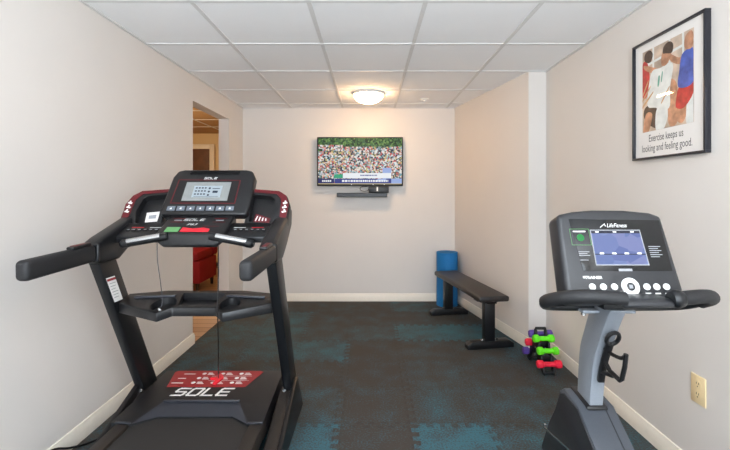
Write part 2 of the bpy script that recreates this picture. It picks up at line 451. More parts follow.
# ------------------------------------------------------------------ television wall
tv = thing('television', 'flat black wall mounted television showing a crowd broadcast', 'television', (-.116, 4.7, 1.355))
F = Frame((-.614, 4.68, 1.355), (1, 0, 0), (0, 0, 1)); W, Hh = .996, .567
MB().rect(F, 0, 0, W, Hh, -.045, 0, BLACK, .006).rect(F, .25, .12, .75, .45, -.08, -.04, BLACK, .01).build('housing', tv)
m = MB()
m.rect(F, .014, .02, W - .014, Hh - .012, -.002, .0008, CROWD)
m.rect(F, .014, .455, W - .014, Hh - .012, 0, .0012, TREES)
m.rect(F, .014, .43, .30, .475, 0, .0014, CROWD)
m.rect(F, .014, .40, .06, .5, 0, .0013, TREES)
m.rect(F, .014, .03, .20, .085, 0, .0014, SNAVY)
m.rect(F, .205, .03, .265, .085, 0, .0014, SBLUE)
m.rect(F, .265, .03, .86, .085, 0, .0014, SBLUE)
m.rect(F, .70, .055, .80, .085, 0, .0016, SPALE)
m.rect(F, .86, .03, W - .014, .085, 0, .0014, SPALE)
m.rect(F, .20, .09, .30, .135, 0, .0014, SGREEN)
m.rect(F, .30, .09, .86, .15, 0, .0014, SWHITE)
m.rect(F, .76, .085, .86, .21, 0, .0013, SPALE)
m.rect(F, .014, .02, W - .014, .03, 0, .0016, STAN)
rn = random.Random(2)
x = .29
while x < .82:                                                     # the lower-third caption
    w = rn.uniform(.008, .028); m.rect(F, x, .047, x + w, .070, 0, .002, SWHITE); x += w + .007
for k in range(5): m.rect(F, .06 + k * .022, .048, .076 + k * .022, .068, 0, .002, SWHITE)
x = .5
while x < .70:
    w = rn.uniform(.008, .02); m.rect(F, x, .115, x + w, .13, 0, .002, SBLUE); x += w + .006
for px in (.65, .78, .40): m.disc(F, px, .016, .006, 0, .002, SWHITE, seg=10)
m.build('screen', tv)

sb = thing('soundbar', 'slim black soundbar mounted on the back wall below the television', 'soundbar', (-.10, 4.71, 1.22))
MB().box((-.385, 4.66, 1.225), (.20, 4.745, 1.275), BLACK2, .008).build('speaker_body', sb)
MB().box((-.375, 4.656, 1.231), (.19, 4.66, 1.269), METALB).build('grille', sb)
for x in (-.3, .08): MB().box((x, 4.74, 1.24), (x + .04, YB + .003, 1.26), METALB).build('wall_bracket', sb)
cb = thing('cable_box', 'small black cable box standing on the right end of the soundbar', 'cable box', (.11, 4.70, 1.275))
MB().box((-.015, 4.655, 1.275), (.215, 4.72, 1.375 - .025), BLACK, .004).build('casing', cb)
MB().box((.075, 4.652, 1.295), (.093, 4.655, 1.345), WHITE).build('white_sticker', cb, label='white sticker')
pts = catmull([(-.03, 4.72, 1.35), (-.10, 4.70, 1.345), (-.115, 4.695, 1.315), (-.08, 4.69, 1.295), (-.03, 4.695, 1.30), (-.015, 4.70, 1.32)], 5)
MB().tube(pts, .004, BLACK, 6).build('cable', label='thin black cable looping under the television beside the cable box', category='cable')

# ------------------------------------------------------------------ poster
FY0, FY1, FZ0, FZ1 = 1.712, 2.19, 1.453, 2.066
ps = thing('framed_poster', 'black framed exercise poster hanging on the right wall', 'poster', (XR, (FY0 + FY1) / 2, FZ0))
P = Frame((1.43, FY1, FZ0), (0, -1, 0), (0, 0, 1)); w, h = FY1 - FY0, FZ1 - FZ0
m = MB(); b = .011
for a0, b0, a1, b1 in ((0, 0, w, b), (0, h - b, w, h), (0, b, b, h - b), (w - b, b, w, h - b)): m.rect(P, a0, b0, a1, b1, -.017, .010, FRAMEB, .002)
m.build('frame', ps)
MB().rect(P, b, b, w - b, h - b, -.015, -.004, PAPER).text(P, 'Exercise keeps us', w * .475, .105, .052, -.0036, INK, sx=.62).text(P, 'looking and feeling good.', w * .475, .055, .052, -.0036, INK, sx=.64).build('mat_board', ps)
# the photograph on the poster: people exercising
pu, pv, pw, ph = .066, .142, .336, .420
Q = Frame(P.at(pu, pv, 0), (0, -1, 0), (0, 0, 1))
m = MB().rect(Q, 0, 0, pw, ph, -.004, -.0032, PBG)
lay = [-.0031]
def shp(pts, mt, k=5):
    pp = catmull([(a * pw, b * ph, 0) for a, b in pts], k, True)
    m.poly(Q, [(min(max(p.x, 0), pw), min(max(p.y, 0), ph)) for p in pp], lay[0], mt); lay[0] += .00006
for x in (.22, .55, .8): m.poly(Q, [(x * pw, .7 * ph), (x * pw + .012, .7 * ph), (x * pw + .012, ph), (x * pw, ph)], lay[0], PWHITE)
lay[0] += .0001
m.poly(Q, [(0, .80 * ph), (pw, .86 * ph), (pw, .89 * ph), (0, .83 * ph)], lay[0], PWHITE); lay[0] += .0001
shp([(.0, .45), (.12, .46), (.16, .7), (.10, .85), (.0, .84)], PRED)
shp([(.08, .86), (.18, .84), (.23, .92), (.17, .985), (.07, .975), (.04, .91)], HAIR)
shp([(.04, .83), (.3, .74), (.42, .71), (.42, .65), (.28, .67), (.06, .77)], SKIN)
shp([(.12, .10), (.30, .02), (.40, .05), (.34, .22), (.22, .32), (.06, .30), (.03, .2)], HAIR)
shp([(.02, .0), (.14, .0), (.22, .2), (.08, .22)], SKIN)
shp([(.30, .0), (.46, .0), (.55, .2), (.42, .3), (.3, .22)], PWHITE)
shp([(.55, .05), (.72, .05), (.72, .4), (.66, .52), (.56, .5)], SKIN)
shp([(.12, .32), (.28, .27), (.56, .22), (.58, .45), (.64, .68), (.56, .74), (.40, .72), (.22, .72), (.14, .55)], PWHITE)
shp([(.33, .52), (.36, .52), (.38, .62), (.35, .63)], PTEAL)
shp([(.40, .56), (.42, .56), (.44, .66), (.42, .66)], PTEAL)
for a, b, c in ((.0, .30, .22), (.0, .38, .17), (.02, .46, .13), (.42, .30, .56)): shp([(a, b), (c, b + .14), (c, b + .165), (a, b + .03)], PORANGE)
shp([(.42, .74), (.52, .73), (.60, .82), (.57, .92), (.47, .93), (.41, .84)], SKIN)
shp([(.44, .88), (.50, .86), (.62, .84), (.64, .93), (.56, .98), (.46, .95)], HAIR)
shp([(.58, .83), (.74, .75), (.84, .74), (.82, .68), (.72, .68), (.58, .76)], SKIN)
shp([(.72, .05), (.84, .04), (.96, .3), (.8, .32), (.72, .2)], SKIN)
shp([(.88, .0), (1., .0), (1., .3), (.9, .28)], PWHITE)
shp([(.70, .20), (.84, .18), (.99, .30), (1., .44), (.76, .42), (.70, .3)], PRED)
shp([(.74, .42), (1., .43), (1., .76), (.92, .80), (.80, .76), (.76, .62)], PBLUE)
shp([(.88, .80), (.98, .80), (1., .92), (.96, .98), (.87, .95), (.84, .86)], SKIN)
m.build('photo_print', ps)
MB().poly(P, [(b, b), (w - b, b), (w - b, h - b), (b, h - b)], .002, GLASS).build('glass', ps)

# ------------------------------------------------------------------ wall outlet
ol = thing('wall_outlet', 'ivory double power outlet low on the right wall', 'outlet', (XR, 1.777, .352))
O = Frame((XR, 1.817, .352), (0, -1, 0), (0, 0, 1))
MB().rect(O, 0, 0, .08, .126, 0, .006, IVORY, .003).build('cover_plate', ol)
for k in (0, 1):
    m = MB(); c = .04 + .046 * k
    m.disc(O, .04, c, .017, .004, .0075, IVORY, ry=.019)
    for a in (-.006, .006): m.rect(O, .04 + a - .0014, c + .001, .04 + a + .0014, c + .010, .007, .0079, IVORYD)
    m.disc(O, .04, c - .008, .003, .007, .0079, IVORYD, seg=10)
    m.build('receptacle', ol)

# ------------------------------------------------------------------ red chair in the hall
rc = thing('upholstered_chair', 'red upholstered chair in the hall beyond the doorway', 'chair', (-2.46, 5.45, 0))
MB().box((-2.75, 5.15, .11), (-2.17, 5.72, .40), REDUP, .02).build('seat_base', rc)
MB().box((-2.73, 5.14, .40), (-2.19, 5.66, .52), REDUP, .04).build('seat_cushion', rc)
MB().box((-2.75, 5.64, .40), (-2.17, 5.78, .95), REDUP, .04).build('backrest', rc)
for x in (-2.70, -2.22):
    for y in (5.2, 5.67): MB().cyl((x, y, 0), (x, y, .115), .018, WOODL, .027, 12).build('leg', rc)

# ------------------------------------------------------------------ weight bench
bn = thing('flat_bench', 'long flat black padded exercise bench beside the right wall', 'bench', (.908, 3.76, 0), R(10), local=True)
m = MB().loops([[V((sx * wx, y, z)) for sx, wx, z in ((-1, .118, .40), (1, .118, .40), (1, .129, .41), (1, .129, .437), (1, .114, .447), (-1, .114, .447), (-1, .129, .437), (-1, .129, .41))] for y in (-.525, .56)], VINYL, .006)
m.build('seat_pad', bn)
MB().box((-.05, -.47, .37), (.05, .54, .40), METALB, .003).box((-.11, -.45, .388), (.11, -.37, .401), METALB, .003).box((-.11, .46, .388), (.11, .54, .401), METALB, .003).build('seat_rail', bn)
for y in (-.42, .50):
    MB().box((-.045, y - .03, .05), (.045, y + .03, .385), METALB, .004).build('post', bn)
    f = MB().loops([[V((x, y + s * .035, z)) for s, z in ((-1, 0), (1, 0), (1, t), (-1, t))] for x, t in ((-.195, .035), (-.155, .06), (.17, .06), (.21, .035))], METALB, .004).build('foot', bn)
    for x in (-.06, .06): MB().cyl((x, y - .035, .075), (x, y - .025, .075), .009, CHROME, seg=12).cyl((x, y, .055), (x, y, .068), .012, CHROME, seg=12).build('bolt', f)

# ------------------------------------------------------------------ rolled mat
m = MB(); a0 = R(200); turns = 6.2; n = 220
inn, out = [], []
for k in range(n + 1):
    t = k / n; a = a0 + turns * 2 * math.pi * t; r = .018 + (.122 - .018) * t; th = .0125
    inn.append((r - th / 2, a)); out.append((r + th / 2, a))
cx, cy, hz = .884, 4.612, .602
t = bmesh.new(); R_ = []
for (ri, a), (ro, _) in zip(inn, out):
    R_.append([t.verts.new((cx + r * math.cos(a), cy + r * math.sin(a), z)) for r, z in ((ri, 0), (ro, 0), (ro, hz), (ri, hz))])
for A, B in zip(R_, R_[1:]):
    for k in range(4): t.faces.new((A[k], A[(k + 1) % 4], B[(k + 1) % 4], B[k]))
t.faces.new(R_[0][::-1]); t.faces.new(R_[-1]); bmesh.ops.recalc_face_normals(t, faces=t.faces)
m._merge(t, BLUEM)
m.build('rolled_mat', label='blue rolled exercise mat standing in the corner behind the bench', category='exercise mat')

# ------------------------------------------------------------------ dumbbell rack
rx = 1.258
rk = thing('dumbbell_rack', 'small black tiered rack holding dumbbells by the right wall', 'rack', (rx, 2.99, 0))
TF = [(2.845, .072), (2.885, .15), (2.93, .222)]                   # front tiers (Y, Z of the dumbbell axis)
TB = [(3.10, .069), (3.06, .149), (3.02, .226)]                  # rear tiers
for s in (-1, 1):
    x = rx + s * .036
    MB().yz([(2.825, 0), (2.835, .045), (2.866, .05), (2.872, .12), (2.906, .128), (2.914, .195), (2.952, .2), (2.962, .272), (2.998, .272), (3.0, .205), (3.035, .203), (3.04, .128),
             (3.076, .126), (3.08, .05), (3.12, .05), (3.135, 0), (3.09, 0), (3.01, .13), (2.98, .15), (2.94, .13), (2.86, 0)], x - .006, x + .006, METALB, .002).build('side_frame', rk)
m = MB().tube([(rx - .036, 2.98, .265), (rx - .034, 2.98, .28), (rx + .034, 2.98, .28), (rx + .036, 2.98, .265)], .011, FOAM, 10)
m.build('carry_handle', rk)
for y in (2.845, 3.115): MB().tube([(rx - .04, y, .012), (rx + .04, y, .012)], .01, METALB, 8).build('cross_rod', rk)
for y, z in ((2.89, .095), (2.95, .17), (3.03, .1)): MB().box((rx - .034, y - .004, z - .02), (rx + .034, y + .004, z + .02), METALB, .002).build('cross_plate', rk)
def dumbbell(mt, label, size=1.):
    t = thing('dumbbell', label, 'dumbbell', (0, 0, 0), local=True, group='neoprene dumbbells on the rack')
    MB().cyl((-.045 * size, 0, 0), (.045 * size, 0, 0), .0175, mt, seg=14).build('grip', t)
    for s in (-1, 1):
        m = MB()
        rings = []
        for x, r in ((.038, .019), (.045, .029), (.076, .030), (.085, .025)):
            rings.append([V((s * x * size, r * math.cos(R(60 * k + 30)), r * math.sin(R(60 * k + 30)))) for k in range(6)])
        m.loops(rings, mt, .002).build('weight_head', t)
    return t
def dup(src, loc, label):
    c = src.copy(); COL.objects.link(c); c.location = loc; c['label'] = label
    for ch in src.children:
        d = ch.copy(); COL.objects.link(d); d.parent = c
    return c
dg_ = dumbbell(GREEN, 'bright green dumbbell on the top front tier of the small rack', .87); dg_.location = (rx, *TF[2])
dup(dg_, (rx + .012, *TF[1]), 'bright green dumbbell on the middle front tier, above the red one')
dp_ = dumbbell(PURPLE, 'purple dumbbell on the top rear tier, beside the carry handle'); dp_.location = (rx + .016, *TB[2])
dup(dp_, (rx, *TB[0]), 'purple dumbbell on the lowest rear tier, beneath the red end')
dr_ = dumbbell(CRED, 'red dumbbell on the lowest front tier, nearest the floor'); dr_.location = (rx + .004, *TF[0])
dup(dr_, (rx + .006, *TB[1]), 'red dumbbell on the middle rear tier, between two purple ones')

# ------------------------------------------------------------------ treadmill
tx = -.862
tm = thing('treadmill', 'black treadmill with red trim and a lit console, facing away along the left wall', 'treadmill', (tx, 1.5, 0))
MB().box((tx - .33, .50, .05), (tx + .33, 2.30, .145), METALB, .01).box((tx - .31, 2.15, 0), (tx - .25, 2.28, .06), BLACK, .01).box((tx + .25, 2.15, 0), (tx + .31, 2.28, .06), BLACK, .01).build('deck_frame', tm)
for s in (-1, 1):
    MB().box((tx + s * .31, .52, 0), (tx + s * .25, .60, .06), FOAM, .01).build('rear_foot', tm)
rings = []
for k in range(24):
    a = 2 * math.pi * k / 24; y, z = math.cos(a), math.sin(a)
    rings.append((1.28 + (.78 if y > 0 else -.78) + .035 * y, .135 + .033 * z))
MB().yz(rings, tx - .283, tx + .283, RUBBER).build('running_belt', tm)
for s in (-1, 1):
    MB().yz([(.46, .10), (.46, .165), (.50, .178), (1.98, .178), (1.98, .10)], tx + s * .286, tx + s * .352, RAIL, .006).build('side_rail', tm)
MB().box((tx - .36, .42, .03), (tx + .36, .52, .17), BLACK, .02, 3).build('rear_end_cap', tm)

# motor hood
hz = lambda y: .222 - (2.40 - y) * .022
HM = MB(); t = bmesh.new()
pts = {}
for s in (-1, 1):
    pts['A', s] = (.345, 2.47, .04); pts['B', s] = (.345, 2.405, hz(2.4)); pts['K', s] = (.345, 2.44, .17)
    pts['C', s] = (.192, 2.072, hz(2.072)); pts['D', s] = (.182, 1.995, .176)
    w_ = .352 if s > 0 else .374
    pts['E', s] = (.276, 1.925, .180); pts['F', s] = (w_, 1.925, .186); pts['G', s] = (w_, 1.925, .10)
    pts['I', s] = (.276, 1.925, .15); pts['J', s] = (.182, 1.995, .15)
vs = {k: t.verts.new((tx + k[1] * p[0], p[1], p[2])) for k, p in pts.items()}
def f_(m_, *ks):
    t.faces.new([vs[k] for k in ks]).material_index = m_
for a, b in (('A', 'K'), ('K', 'B'), ('B', 'C')): f_(0, (a, -1), (a, 1), (b, 1), (b, -1))
f_(1, ('C', -1), ('C', 1), ('D', 1), ('D', -1)); f_(0, ('D', -1), ('D', 1), ('J', 1), ('J', -1))
for s in (-1, 1):
    f_(1, ('C', s), ('E', s), ('D', s)); f_(0, ('B', s), ('F', s), ('C', s)); f_(0, ('C', s), ('F', s), ('E', s))
    f_(0, ('B', s), ('K', s), ('A', s), ('G', s), ('F', s)); f_(0, ('D', s), ('E', s), ('I', s), ('J', s)); f_(0, ('E', s), ('F', s), ('G', s), ('I', s))
bmesh.ops.recalc_face_normals(t, faces=t.faces)
me_ = bpy.data.meshes.new('t'); HM.mats = [BLACK2, SLATE]; t.to_mesh(me_); t.free(); HM.bm.from_mesh(me_); bpy.data.meshes.remove(me_)
HM.bar((tx - .195, 2.068, hz(2.07) + .002), (tx + .195, 2.068, hz(2.07) + .002), .012, .008, SLATE, .003, side=(0, 1, 0))
for s in (-1, 1): HM.bar((tx + s * .278, 1.924, .184), (tx + s * .352, 1.924, .189), .012, .008, SLATE, .003, side=(0, 1, 0))
hood = HM.build('motor_hood', tm)
G = Frame((tx, 2.06, hz(2.06)), (1, 0, 0), (0, 1, .022))
RP = MB().prism(G, [(-.250, .150), (.180, .150), (.234, .325), (.212, .338), (-.276, .338), (-.286, .32)], .0003, .0016, RED)
def cell(a, b, w, big):
    if big: RP.disc(G, a, b + .004, .012, .0016, .0020, WHITE, seg=12)
    q = a + (.022 if big else 0)
    for k in range(3 if big else 1):
        RP.rect(G, q, b - .010 + k * .010, q + w * (1 - .2 * k), b - .005 + k * .010, .0016, .0020, WHITE)
for r, y in enumerate((.298, .245, .192)):
    RP.rect(G, -.215 + .012 * (2 - r) - .03, y - .003, -.215 + .012 * (2 - r) + .035 - .02 * (r == 1), y + .004, .0016, .0020, WHITE)
    for c in range(3):
        cell(-.105 - .010 * r + c * .108, y, .04, True)
for y in (.272, .219): RP.rect(G, -.05, y, .18, y + .002, .0016, .0019, WHITE)
RP.build('instruction_panel', hood, label='red panel with white exercise symbols')
SL = {'S': [[(1, 1), (.12, 1), (0, .9), (0, .62), (.12, .52), (.88, .52), (1, .42), (1, .12), (.88, 0), (0, 0)]],
      'O': [[(.12, 0), (.88, 0), (1, .12), (1, .88), (.88, 1), (.12, 1), (0, .88), (0, .12), (.12, 0)]],
      'L': [[(0, 1), (0, 0), (.95, 0)]],
      'E': [[(1, 1), (.1, 1), (0, .9), (0, .1), (.1, 0), (.95, 0)], [(0, .5), (.85, .5)]]}
def sole(mb, fr, a, b, wd_, ht, n, m):
    cw = wd_ / 4.5
    for i, ch in enumerate('SOLE'):
        mb.stroke(fr, SL[ch], ht * .2, n, m, shear=.22, o=(a + i * cw * 1.17, b), sx=cw * .82, sy=ht)
LG = MB(); sole(LG, G, -.182, .062, .30, .070, .0012, WHITE); LG.build('logo_lettering', hood, label='white lettering')

# uprights and the feet they stand in
for s in (-1, 1):
    x = tx + s * .407
    up = MB().yz([(2.369 - .069, .05), (2.369 + .069, .05), (1.905 + .066, .985), (1.905 - .066, .985)], x - .026, x + .026, METALB, .010).build('upright', tm)
    if s < 0:
        # printed label on the inner face
        sl = -.497
        def lp(a, b): return (a + sl * b, b)
        q = [(-.032, -.052), (.032, -.052), (.032, .078), (-.032, .078)]
        U = Frame((x + .0262, 1.972, .800), (0, 1, 0), (0, 0, 1))
        L_ = MB().prism(U, [lp(*p) for p in q], 0, .0012, WHITE)
        L_.poly(U, [lp(*p) for p in ((-.032, .060), (.032, .060), (.032, .072), (-.032, .072))], .0016, RED)
        for k in range(6): L_.poly(U, [lp(*p) for p in ((-.024, .045 - .015 * k), (.022 - .006 * (k % 3), .045 - .015 * k), (.022 - .006 * (k % 3), .048 - .015 * k), (-.024, .048 - .015 * k))], .0016, GREYP)
        L_.build('warning_label', up, label='white label with red header')
    bx_ = (tx + .362, tx + .436, tx + .457) if s > 0 else (tx - .352, tx - .405, tx - .428)
    b_ = MB().yz([(2.42, 0), (2.30, .19), (2.22, .19), (1.89, .088), (1.70, .05), (1.58, .03), (1.58, 0)], bx_[0], bx_[1], RAIL, .012, 3)
    b_.yz([(2.45, 0), (2.28, .25), (2.21, .232), (1.90, .118), (1.70, .07), (1.56, .02), (1.56, 0)], bx_[1] - s * .004, bx_[2], BLACK, .006)
    ft = b_.build('upright_foot', tm)
    MB().cyl((tx + s * .392, 2.222, .185), (tx + s * .392, 2.208, .20), .009, CHROME, seg=12).build('bolt', ft)

# accessory tray between the uprights
plan = [(-.385, 2.0), (-.145, 1.905), (-.095, 1.955), (.115, 1.955), (.165, 1.905), (.385, 2.0), (.385, 2.095), (.2, 2.13), (-.2, 2.13), (-.385, 2.095)]
tz = lambda y: .712 + (y - 1.9) * .24
TR = MB(); t = bmesh.new()
top = [t.verts.new((tx + a, b, tz(b))) for a, b in plan]; bot = [t.verts.new((tx + a, b, tz(b) - (.044 if abs(a) < .3 else .05))) for a, b in plan]
t.faces.new(top); t.faces.new(bot[::-1])
for k in range(len(plan)): t.faces.new((top[k], bot[k], bot[(k + 1) % len(plan)], top[(k + 1) % len(plan)]))
bmesh.ops.recalc_face_normals(t, faces=t.faces); TR._merge(t, BLACK2, .005)
CT = MB()
well = [(tx - .08, 1.978), (tx + .09, 1.978), (tx + .118, 2.10), (tx - .108, 2.10)]
CT.loops([[V((a, b, tz(b) + c)) for a, b in well] for c in (-.034, .1)], BLACK)
TR.cut(CT)
for s in (-1, 1):
    well = [(tx + .01 + s * .162 + .05 * math.cos(2 * math.pi * k / 24) * (1.2 if s < 0 else 1), 1.99 + .062 * math.sin(2 * math.pi * k / 24)) for k in range(24)]
    CT = MB().loops([[V((a, b, tz(b) + c)) for a, b in well] for c in (-.034, .1)], BLACK)
    TR.cut(CT)
    TR.bar((tx + s * .13, 2.065, tz(2.065) + .004), (tx + s * .33, 2.05, tz(2.05) + .004), .02, .012, SLATE, .003, side=(0, 1, 0))
tray = TR.build('accessory_tray', tm)

# handrails
for s in (-1, 1):
    hx = tx + .022 + s * .398
    h_ = MB().bar((hx, 1.43, 1.003), (hx + s * .003, 1.80, 1.012), .052, .076, FOAM, .018, seg=4).build('handrail', tm)
    MB().bar((hx, 1.80, 1.012), (hx, 1.815, 1.012), .056, .082, METALB, .018, seg=3).build('rail_collar', h_)
    p_ = MB().bar((hx, 1.665, 1.050), (hx, 1.775, 1.056), .034, .016, BLACK, .007).bar((hx, 1.68, 1.059), (hx, 1.76, 1.062), .02, .004, DRED, .001)
    p_.build('thumb_control', h_)

# swept arms carrying the console
WF = Frame((tx, 2.06, 1.10), (1, 0, 0), (0, .135, .195))
for s in (-1, 1):
    A = MB().yz([(1.795, 1.045), (1.86, 1.075), (1.98, 1.115), (2.07, 1.145), (2.10, 1.155), (2.225, 1.20), (2.21, 1.10), (2.10, 1.02), (1.99, .955), (1.86, .955), (1.80, .972)],
                tx + s * .366, tx + s * .436, BLACK2, .016, 3)
    wing = MB().prism(WF, [(s * .212, -.03), (s * .385, -.045), (s * .437, .03), (s * .438, .145), (s * .415, .205), (s * .372, .236), (s * .212, .25)][::s], -.05, 0, BLACK2, .012, 3)
    wing.cut(MB().prism(WF, [(s * .236, .04), (s * .345, .03), (s * .365, .10), (s * .35, .185), (s * .33, .198), (s * .236, .208)][::s], -.038, .1, BLACK))
    arm = A.build('console_arm', tm)
    w_ = wing.build('console_wing', arm)
    # red trim along the top and the outer corner
    tr = MB().prism(WF, [(s * .225, .224), (s * .36, .211), (s * .388, .175), (s * .392, .07), (s * .424, .05), (s * .433, .145), (s * .411, .200), (s * .37, .230), (s * .225, .243)][::s], 0, .0025, DRED)
    for k in range(3):
        c = .155 - .027 * k
        tr.prism(WF, [(s * (.398), c), (s * (.420), c + .004), (s * (.424), c - .004), (s * (.402), c - .010)][::s], .0025, .003, WHITE)
        tr.disc(WF, s * .412, c + .008, .005, .0025, .003, WHITE, seg=10)
    tr.build('red_trim', w_, label='dark red trim with white ticks')
    if s < 0:
        MB().prism(WF, [(-.315, .05), (-.25, .054), (-.257, .118), (-.323, .11)], -.03, -.028, PAPER).prism(WF, [(-.303, .072), (-.265, .075), (-.268, .098), (-.306, .093)], -.028, -.0275, GREYP).build('sticker', w_, label='white paper sticker')
    else:
        st = MB().prism(WF, [(.250, .055), (.335, .045), (.338, .075), (.257, .105)], -.03, -.028, DRED)
        for k in range(4): st.prism(WF, [(.258 + k * .018, .060), (.264 + k * .018, .060), (.272 + k * .015, .090 - k * .005), (.266 + k * .015, .090 - k * .005)], -.028, -.0275, WHITE)
        st.build('sticker', w_, label='red and white hazard sticker')
    # sloping shelf with a row of quick keys
    S_ = MB().yz([(1.955, 1.038), (1.950, 1.068), (1.965, 1.078), (2.07, 1.128), (2.075, 1.07)], tx + s * .12, tx + s * .375, BLACK2, .005)
    sh = S_.build('key_shelf', tm)
    SF = Frame((tx, 1.965, 1.0785), (1, 0, 0), (0, .105, .05))
    for k in range(6):
        a = s * (.195 + k * .028)
        MB().rect(SF, a - .010, .030, a + .010, .052, 0, .004, BLACK, .002).rect(SF, a - .006, .038, a + .006, .044, .004, .0046, GREYP).build('quick_key', sh)
    kp = MB().rect(SF, s * .18, .064, s * .24, .067, 0, .001, WHITE)
    kp.rect(SF, s * .27, .064, s * .33, .067, 0, .001, BRED); kp.build('key_caption', sh)
    g0, g1 = V((tx + s * .10, 1.925, 1.075)), V((tx + s * .315, 1.905, 1.038))
    gr = MB().tube([g0, g0.lerp(g1, .85)], .019, METALB, 14).build('pulse_grip', tm)
    MB().tube([g0.lerp(g1, .15) + V((0, -.0035, .006)), g0.lerp(g1, .85) + V((0, -.0035, .006))], .0155, CHROME, 14).build('sensor_plate', gr, label='bright steel sensor')
    MB().tube([g0.lerp(g1, .84), g0.lerp(g1, .95), g1], [.021, .0205, .012], METALB, 14).build('end_cap', gr)

# tablet-like console
TF_ = Frame((tx + .009, 2.065, 1.168), (1, 0, 0), (0, .17, .24))
C_ = MB().prism(TF_, [(-.222, .002), (.218, .002), (.228, .06), (.226, .245), (.205, .288), (.17, .297), (-.172, .297), (-.205, .288), (-.223, .245), (-.228, .06)], -.052, 0, BLACK2, .012, 3)
C_.cut(MB().rect(TF_, -.135, .262, .135, .283, -.02, .05, BLACK))
con = C_.build('console', tm)
MB().rect(TF_, -.135, .262, .135, .266, -.02, .010, BLACK, .003).build('tablet_rest', con)
TD = Frame(TF_.at(.002, -.014), TF_.u, TF_.v)
s_ = MB().prism(TD, [(-.192, .084), (.148, .082), (.150, .236), (-.187, .240)], 0, .0012, DRED)
s_.prism(TD, [(-.186, .089), (.142, .087), (.144, .231), (-.181, .235)], .0012, .0018, BLACK)
sc_ = s_.build('display_surround', con, label='black panel outlined in dark red')
d_ = MB().rect(TD, -.137, .100, .103, .221, .0018, .0024, LCDG).rect(TD, -.090, .121, .061, .196, .0024, .0028, LCDW)
rn = random.Random(5)
for r in range(3):
    for k in range(4):
        d_.rect(TD, -.08 + k * .016, .178 - r * .020, -.08 + k * .016 + .010, .186 - r * .020, .0028, .0031, LCDB)
    d_.disc(TD, -.005, .18 - r * .022, .006, .0028, .0031, LCDB, seg=12)
d_.rect(TD, .015, .150, .042, .164, .0028, .0031, LCDB).rect(TD, .01, .176, .05, .180, .0028, .0031, LCDB)
d_.rect(TD, -.08, .126, .05, .128, .0028, .0031, LCDB)
d_.build('display', sc_, label='lit display with dark digits')
l_ = MB(); sole(l_, TD, -.05, .243, .07, .011, .0008, WHITE); l_.build('logo_lettering', con)
for k in range(7):
    a = -.176 + k * .0505
    MB().rect(TD, a - .021, .038, a + .021, .066, 0, .005, KEYG, .003).poly(TD, [(a - .006, .046), (a + .006, .046), (a + .002, .058)], .0054, WHITE).build('program_key', con)

MB().box((tx - .20, 2.092, 1.09), (tx + .16, 2.13, 1.172), BLACK2, .01).build('console_mount', tm)
# lower control pod
PF = Frame((tx, 1.93, 1.094), (1, 0, 0), (0, .15, .071))
def podsec(x, k): return [V((x, a, b)) for a, b in ((1.925, 1.085 - .0 * k), (2.085, 1.168), (2.12, 1.10), (2.0, 1.03 + .03 * k), (1.935, 1.018 + .035 * k), (1.918, 1.028 + .03 * k))]
pod = MB().loops([podsec(tx - .165, 1), podsec(tx - .125, 0), podsec(tx + .125, 0), podsec(tx + .165, 1)], BLACK2, .010, seg=3)
pod = pod.build('control_pod', tm)
PF = Frame((tx, 1.925, 1.0855), (1, 0, 0), (0, .16, .083))
MB().rect(PF, -.128, .016, -.062, .056, 0, .004, KGREEN, .002).build('start_key', pod, label='pale green lit key')
MB().prism(PF, [(-.052, .016), (.085, .016), (.085, .040), (.05, .052), (.0, .044), (-.052, .056)], 0, .004, BRED, .002).build('stop_key', pod, label='bright red key')
l_ = MB(); sole(l_, PF, -.075, .118, .105, .017, .0012, WHITE); l_.text(PF, 'F63', -.02, .083, .026, .0012, WHITE, shear=.3, sx=1.3)
for a0 in (-.135, .075):
    l_.rect(PF, a0, .105, a0 + .065, .108, 0, .0012, DRED).rect(PF, a0, .138, a0 + .065, .141, 0, .0012, DRED).rect(PF, a0 + .012, .120, a0 + .05, .126, 0, .0012, GREYP)
l_.rect(PF, .04, .066, .12, .069, 0, .0012, DRED)
l_.build('printed_lettering', pod)
# safety key on its cord, resting on the hood
k_ = MB().tube(catmull([(-.722, 1.92, 1.03), (-.722, 1.925, .9), (-.716, 1.90, .72), (-.742, 1.975, .5), (-.80, 2.13, .34), (-.855, 2.28, .236)], 6), .0028, BLACK, 6).build('safety_cord', tm)
MB().prism(G, [(-.008, .170), (.012, .165), (.022, .20), (.030, .240), (.014, .268), (-.004, .285), (-.018, .275), (-.010, .245), (-.042, .238), (-.042, .224), (-.006, .215)], .002, .014, BRED, .003).build('safety_clip', k_, label='bright red clip')
MB().tube(catmull([(-1.012, 1.92, 1.045), (-1.010, 1.92, .96), (-.998, 1.925, .85), (-1.005, 1.955, .75), (-1.03, 1.97, .712)], 6), .0022, CABLE, 6).tube([(-1.03, 1.97, .714), (-1.012, 1.945, .716)], .005, WHITE, 8).build('audio_cable', tm, label='thin grey cable')
MB().tube(catmull([(-1.33, 2.28, .006), (-1.37, 2.16, .006), (-1.435, 2.06, .006), (-1.475, 1.98, .03), (-1.482, 1.90, .075), (-1.486, 1.80, .10), (-1.49, 1.6, .2)], 6), .0055, BLACK, 8).build('power_cord', label='black power cord between the treadmill base and the left baseboard', category='cord')

